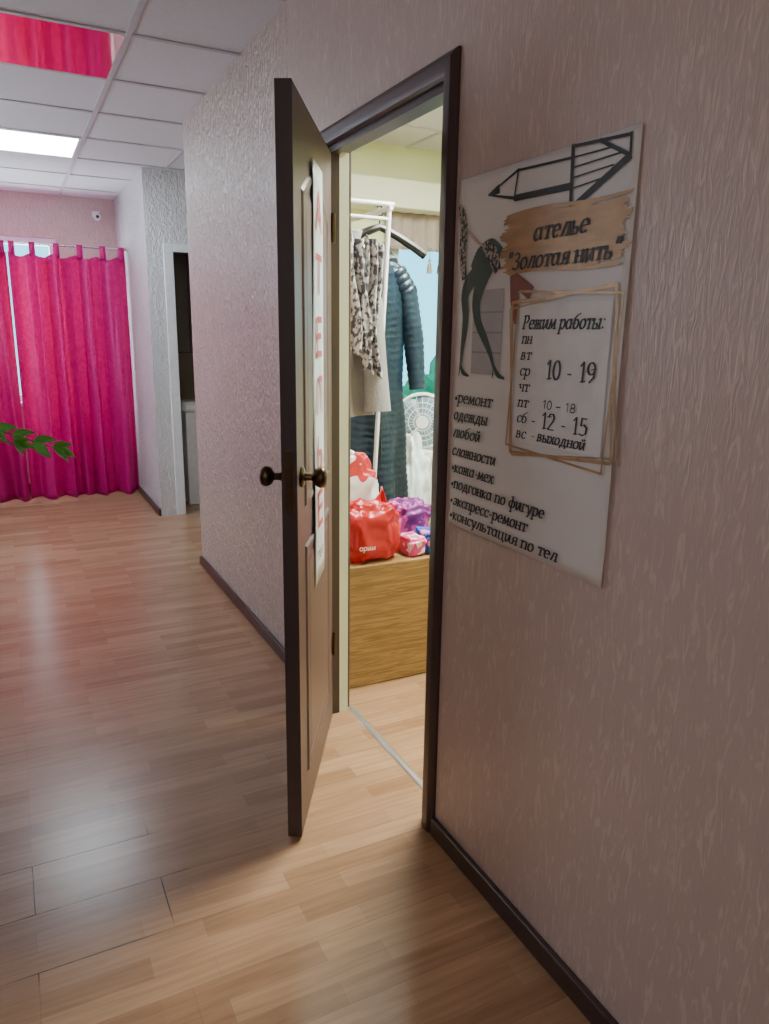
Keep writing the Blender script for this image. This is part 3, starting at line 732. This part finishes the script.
def hanger(par, c, half, rz, hook_top, mt, th=.008, drop=.085):
    cx, cy, cz = c; ca, sa = math.cos(rz), math.sin(rz); P = []
    for i in range(13):
        t = i / 6 - 1; h = t * half
        P.append((cx + ca * h, cy + sa * h, cz - drop * abs(t) ** 1.2))
    bl = B().tube(P, [th + .006 * abs(i / 6 - 1) for i in range(13)], 8)
    hk = [(cx, cy, cz)] + [(cx, cy, cz + (hook_top - cz) * .45)]
    R = .022
    for i in range(10):
        a = -math.pi / 2 + math.pi * 1.25 * i / 9
        hk.append((cx + R * math.cos(a) * .8, cy, hook_top - R + R * math.sin(a) + .0))
    bl.tube(hk, .004, 6)
    return obj('hanger', bl, mt, par)

def garment(bl, c, rz, prof, quilt=0, amp=0, n=72, rows=150, fold=.014):
    cx, cy = c; ca, sa = math.cos(rz), math.sin(rz); z0, z1 = prof[0][0], prof[-1][0]
    def it(z):
        for (a, w0, d0), (b2, w1, d1) in zip(prof, prof[1:]):
            if a <= z <= b2 + 1e-9:
                t = (z - a) / (b2 - a); t = t * t * (3 - 2 * t); return w0 + (w1 - w0) * t, d0 + (d1 - d0) * t
        return prof[-1][1:]
    def fn(u, v):
        z = z0 + (z1 - z0) * v; w, d = it(z); a = 2 * math.pi * u
        wob = .012 * noise.noise(Vector((math.cos(a) * 3, math.sin(a) * 3, z * 3)))
        q = amp * abs(math.sin(math.pi * (z - z0 + wob) / quilt)) ** .6 if quilt else 0
        f = fold * math.sin(a * 5 + 3 * z) * (1 - v) + .018 * noise.noise(Vector((math.cos(a) * 2, math.sin(a) * 2, z * 4)))
        lx = (w + q + f) * math.cos(a); ly = (d + q + f) * math.sin(a)
        zz = z
        if quilt: zz += .012 * abs(math.cos(a))
        return (cx + ca * lx - sa * ly, cy + sa * lx + ca * ly, zz)
    bl.grid(n, rows, fn, True); return bl

# navy puffer coat
rz = -.12; PX = .565
pf = root('puffer_coat', 'long navy blue quilted puffer coat on a black hanger', 'coat', (PX, 3.2, .64))
hanger(pf, (PX, 3.155, 1.895), .225, rz, 1.985, M_BLACK, .016, .11)
bd = B(); garment(bd, (PX, 3.2), rz, [(.62, .160, .075), (.9, .152, .075), (1.25, .142, .070), (1.55, .150, .072), (1.69, .150, .062), (1.75, .105, .05), (1.79, .07, .045), (1.81, .065, .04)], .032, .005, fold=.02)
obj('body', bd, M_NAVY, pf)
def sleeve(name, pts, radii, mt, par, quilt=None, amp=0, sx=1.0):
    pts = [Vector(p) for p in pts]; sm = []; rr = []; N = 24
    for k in range(len(pts) - 1):
        for i in range(N): t = i / N; sm.append(pts[k].lerp(pts[k + 1], t)); rr.append(radii[k] + (radii[k + 1] - radii[k]) * t)
    sm.append(pts[-1]); rr.append(radii[-1])
    if quilt:
        L = 0
        for i in range(len(sm)):
            if i: L += (sm[i] - sm[i - 1]).length
            rr[i] += amp * abs(math.sin(math.pi * L / quilt)) ** .6
    obj(name, B().tube(sm, rr, 16, sx=sx), mt, par)
sleeve('sleeve', [(PX + .095, 3.18, 1.715), (PX + .15, 3.17, 1.62), (PX + .185, 3.15, 1.40), (PX + .195, 3.12, 1.17)], [.045, .050, .046, .036], M_NAVY, pf, .032, .005)
sleeve('sleeve', [(PX - .095, 3.2, 1.715), (PX - .14, 3.21, 1.62), (PX - .15, 3.2, 1.37), (PX - .15, 3.18, 1.15)], [.045, .050, .046, .038], M_NAVY, pf, .032, .005)
obj('collar', B().grid(30, 8, lambda u, v: (PX + .080 * math.cos(2 * math.pi * u) * (1 - .1 * v), 3.21 + .050 * math.sin(2 * math.pi * u), 1.765 + .065 * v), True), M_NAVY, pf, solid=.012)
obj('zipper', B().tube([(PX, 3.116, .66), (PX, 3.114, 1.1), (PX, 3.112, 1.5), (PX, 3.14, 1.75)], .005, 6), M_BLACK, pf)

# grey coat
gc = root('grey_coat', 'light grey fuzzy wool coat hanging on rack', 'coat', (.29, 2.93, 1.08))
hanger(gc, (.28, 2.93, 1.83), .15, .1, 1.985, M_CHROME)
bd = B(); garment(bd, (.275, 2.93), .1, [(1.08, .155, .055), (1.4, .14, .055), (1.68, .14, .05), (1.75, .10, .045), (1.80, .06, .04), (1.84, .055, .035)], fold=.02)
obj('body', bd, M_GREY, gc)
sleeve('sleeve', [(.365, 2.93, 1.70), (.40, 2.90, 1.55), (.415, 2.88, 1.3), (.42, 2.86, 1.10)], [.045, .052, .050, .058], M_GREY, gc)
obj('collar', B().grid(24, 6, lambda u, v: (.28 + (.07 + .015 * v) * math.cos(2 * math.pi * u), 2.93 + (.05) * math.sin(2 * math.pi * u), 1.79 + .05 * v), True), M_GREY, gc, solid=.012)
sr = root('leopard_scarf', 'grey and black leopard print scarf over grey coat', 'scarf', (.33, 2.80, 1.28))
for xo, zb in ((0, 1.36), (.06, 1.28)):
    sf = B(); sf.grid(28, 50, lambda u, v: (.262 + xo + .080 * u + .012 * math.sin(6 * v + xo * 40), 2.795 + .022 * math.sin(u * 12 + v * 3 + xo * 30) + .006 * math.sin(u * 31 + v * 9) + .03 * v, zb + (1.81 - zb) * v - .03 * u + .010 * math.sin(u * 14) * (1 - v)))
    obj('scarf_end', sf, M_LEO, sr, solid=.010)

# table, fan
tb = root('sewing_table', 'light work table under the workroom window', 'table', (1.6, 3.95, 0))
obj('top', B().box((1.0, 3.55, .72), (2.4, 4.3, .75)), M_TABLE, tb, smooth=False, bevel=.003)
for xx in (1.05, 2.35):
    for yy in (3.6, 4.25): obj('leg', B().box((xx - .02, yy - .02, 0), (xx + .02, yy + .02, .72)), M_WHITEP, tb, smooth=False)
fn_ = root('desk_fan', 'white round desk fan with wire cage', 'fan', (1.135, 3.72, .751), math.radians(-28))
obj('base', B().lathe([(.001, 0), (.085, 0), (.085, .012), (.05, .022), (.02, .03), (.001, .03)], 28), M_WHITE, fn_, local=True)
obj('column', B().tube([(0, .03, .02), (0, .04, .08), (0, .04, .16)], .014, 12), M_WHITE, fn_, local=True)
obj('motor', B().lathe([(.001, .0), (.035, .005), (.045, .03), (.045, .075), (.03, .10), (.001, .105)], 22, (0, .0, .19), 'Y'), M_WHITE, fn_, local=True)
cg = B()
for rr, yy in [(.05, -.075), (.08, -.07), (.11, -.055), (.155, -.02), (.155, 0.0), (.10, .02)]:
    cg.tube([(rr * math.cos(2 * math.pi * k / 32), yy, .19 + rr * math.sin(2 * math.pi * k / 32)) for k in range(33)], .0025 if rr != .155 else .010, 6, cap=False)
for k in range(24):
    a = 2 * math.pi * k / 24; c_, s_ = math.cos(a), math.sin(a)
    cg.tube([(r * c_, y, .19 + r * s_) for r, y in [(.02, -.077), (.06, -.075), (.11, -.055), (.155, -.02), (.155, 0), (.08, .022), (.04, .025)]], .0015, 5)
cg.lathe([(.001, -.082), (.036, -.080), (.036, -.072), (.001, -.072)], 20, (0, 0, .19), 'Y')
obj('cage', cg, M_WHITE, fn_, local=True)
for k in range(3):
    a0 = 2 * math.pi * k / 3
    obj('blade', B().grid(8, 8, lambda u, v: ((.015 + .130 * u) * math.cos(a0 + v * 1.95 * (1 - .05 * u)), -.04 + .03 * v, .19 + (.015 + .130 * u) * math.sin(a0 + v * 1.95 * (1 - .05 * u)))), M_FANB, fn_, local=True, solid=.002)

# cornice, blind, tassels
struct('trim_6', B().box((.3, 4.18, 2.17), (3.1, 4.38, 2.33)), M_CREAM, smooth=False, bevel=.006)
bl = root('window_valance', 'taupe fabric valance over the workroom window', 'valance', (2.0, 4.34, 1.95))
obj('fabric', B().grid(120, 8, lambda u, v: (1.2 + 1.6 * u, 4.33 + .012 * math.sin(u * 110), 1.95 + .22 * v)), M_BLIND, bl, solid=.003)
for k in range(9):
    xx = 1.50 + .075 * k; t = B()
    t.tube([(xx, 4.31, 1.955), (xx, 4.31, 1.90)], .0025, 5)
    t.lathe([(.001, 1.905), (.012, 1.895), (.006, 1.88), (.014, 1.865), (.018, 1.815), (.001, 1.812)], 10, (xx, 4.31, 0))
    obj('tassel', t, M_REDP if k % 2 else M_BLIND, bl)

# bags on the box
rbag = root('red_shopping_bag', 'crumpled red plastic shopping bag with white lettering', 'bag', (.270, 2.645, .5225))
bb = B().blob((.270, 2.645, .6375), (.122, .090, .115), .48, .08, 3, 4, 140, 90, top=.14, crease=.06)
obj('body', bb, M_REDBAG, rbag, angle=80)
ear = B()
ear.grid(10, 10, lambda u, v: (.330 + (u - .5) * (.095 - .085 * v) + .03 * v, 2.655 + .012 * math.sin(u * 9 + v * 4) + .03 * v, .705 + .09 * v + .012 * math.sin(u * 5)))
obj('handle', ear, M_REDBAG, rbag, solid=.002)
tl = B()
letters(tl, 'ории', 0, 0, .014, .07, wt=.26, shear=0, contrast=.1, put=lambda x, y: (.190 + x, 2.535 + (x - .09) ** 2 * .8, .585 + y))
obj('bag_lettering', tl, M_WHITE, rbag, smooth=False)
obj('white_shopping_bag', B().blob((.258, 2.850, .718), (.150, .058, .195), .48, .10, 9, 5, 140, 90, top=.18, crease=.07), M_WBAG, loc=(.258, 2.850, .523), angle=80, label='crumpled white and red plastic bag behind the red bag', category='bag')
obj('purple_bundle', B().blob((.545, 2.82, .610), (.100, .085, .087), .48, .12, 5, 6, 80, 50, crease=.07), M_PURP, loc=(.545, 2.82, .523), angle=80, label='purple patterned fabric bundle on oak box', category='fabric bundle')
obj('pink_package', B().blob((.468, 2.622, .562), (.040, .062, .038), .32, .08, 12, 6, 60, 40, crease=.04), M_PINK, loc=(.468, 2.622, .523), angle=80, label='pink patterned plastic package on oak box', category='package')
obj('blue_package', B().blob((.590, 2.635, .567), (.070, .068, .044), .30, .08, 15, 6, 60, 40, crease=.04), M_BLUE, loc=(.590, 2.635, .523), angle=80, label='blue and pink patterned package on oak box', category='package')
obj('white_plastic_sack', B().blob((.88, 3.34, .66), (.08, .08, .245), .7, .15, 21, 6, 60, 40, top=.5, crease=.06), M_WSACK, loc=(.88, 3.34, .413), angle=80, label='white plastic sack tied at the top', category='bag')
sp = root('stool', 'low wooden stool holding a white sack', 'stool', (.90, 3.34, 0))
obj('seat', B().box((.76, 3.20, .385), (1.04, 3.48, .412)), M_OAK, sp, smooth=False, bevel=.004)
for xx in (.78, 1.02):
    for yy in (3.22, 3.46): obj('leg', B().box((xx - .015, yy - .015, 0), (xx + .015, yy + .015, .385)), M_OAK, sp, smooth=False)

# ------------------------------------------------------------------ outdoors
gr = B().box((-30, 9, -3.2), (40, 60, -3.02)); obj('lawn', gr, M_GRASS, loc=(0, 20, -3.1), smooth=False, label='green lawn outside the building', category='lawn', kind='stuff')
for k, (x, y, s) in enumerate([(5.0, 14, 1.5), (8.8, 14.5, 1.7), (13.2, 16, 2.0)]):
    t = root('tree', 'leafy green tree outside the window', 'tree', (x, y, -3), group='trees outside the window')
    obj('trunk', B().tube([(x, y, -3), (x + .1, y, -1.5), (x, y, -.5)], [.15, .12, .08], 8), M_STEM, t)
    obj('crown', B().blob((x, y, -.85), (s, s, 1.75), 1, .25, k * 7, 6, 40, 26), M_TREE, t)

# ------------------------------------------------------------------ light
wld = bpy.data.worlds.new('world'); SC.world = wld; wld.use_nodes = True
nt = wld.node_tree; bg = nt.nodes['Background']
tc = nt.nodes.new('ShaderNodeTexCoord'); sx_ = nt.nodes.new('ShaderNodeSeparateXYZ'); nt.links.new(tc.outputs['Generated'], sx_.inputs[0])
cr = nt.nodes.new('ShaderNodeValToRGB'); cr.color_ramp.elements[0].position = .0; cr.color_ramp.elements[0].color = (.20, .80, 1, 1)
cr.color_ramp.elements[1].position = .35; cr.color_ramp.elements[1].color = (.16, .55, 1, 1)
nt.links.new(sx_.outputs['Z'], cr.inputs[0]); nt.links.new(cr.outputs[0], bg.inputs['Color']); bg.inputs['Strength'].default_value = 3.0
def area(name, loc, target, sx, sy, power, col):
    l = bpy.data.lights.new(name, 'AREA'); l.shape = 'RECTANGLE'; l.size = sx; l.size_y = sy; l.energy = power; l.color = col
    o = bpy.data.objects.new(name, l); COL.objects.link(o); o.location = loc
    o.rotation_euler = (Vector(target) - Vector(loc)).to_track_quat('-Z', 'Y').to_euler()
area('daylight_back', (-1.2, 7.75, 1.6), (-1.2, 5, 1.0), 1.4, 1.3, 135, (.82, .91, 1))
area('fill_left', (-2.55, 4.6, 1.7), (0, 3.8, 1.3), 2.0, 1.3, 62, (.74, .87, 1))  # fill light added inside the left wall, which has no window
area('fill_front', (-1.9, -2.9, 1.9), (-.6, 2, 1.9), 1.4, 1.2, 23, (1, .95, .90))  # fill light added behind the camera for the near corridor

# ------------------------------------------------------------------ camera
th, ph, ro = math.radians(27.05), math.radians(13.5), math.radians(.84)
F = Vector((math.sin(th) * math.cos(ph), math.cos(th) * math.cos(ph), -math.sin(ph)))
R = Vector((math.cos(th), -math.sin(th), 0)); U = R.cross(F)
R2 = R * math.cos(ro) + U * math.sin(ro); U2 = U * math.cos(ro) - R * math.sin(ro)
cd = bpy.data.cameras.new('camera'); co = bpy.data.objects.new('camera', cd); COL.objects.link(co)
mw = Matrix((R2, U2, -F)).transposed().to_4x4(); mw.translation = Vector((-1.0, 0, 1.42))
co.matrix_world = mw
cd.sensor_fit = 'VERTICAL'; cd.sensor_height = 36; cd.lens = 735 / 1024 * 36; cd.clip_start = .05
SC.camera = co
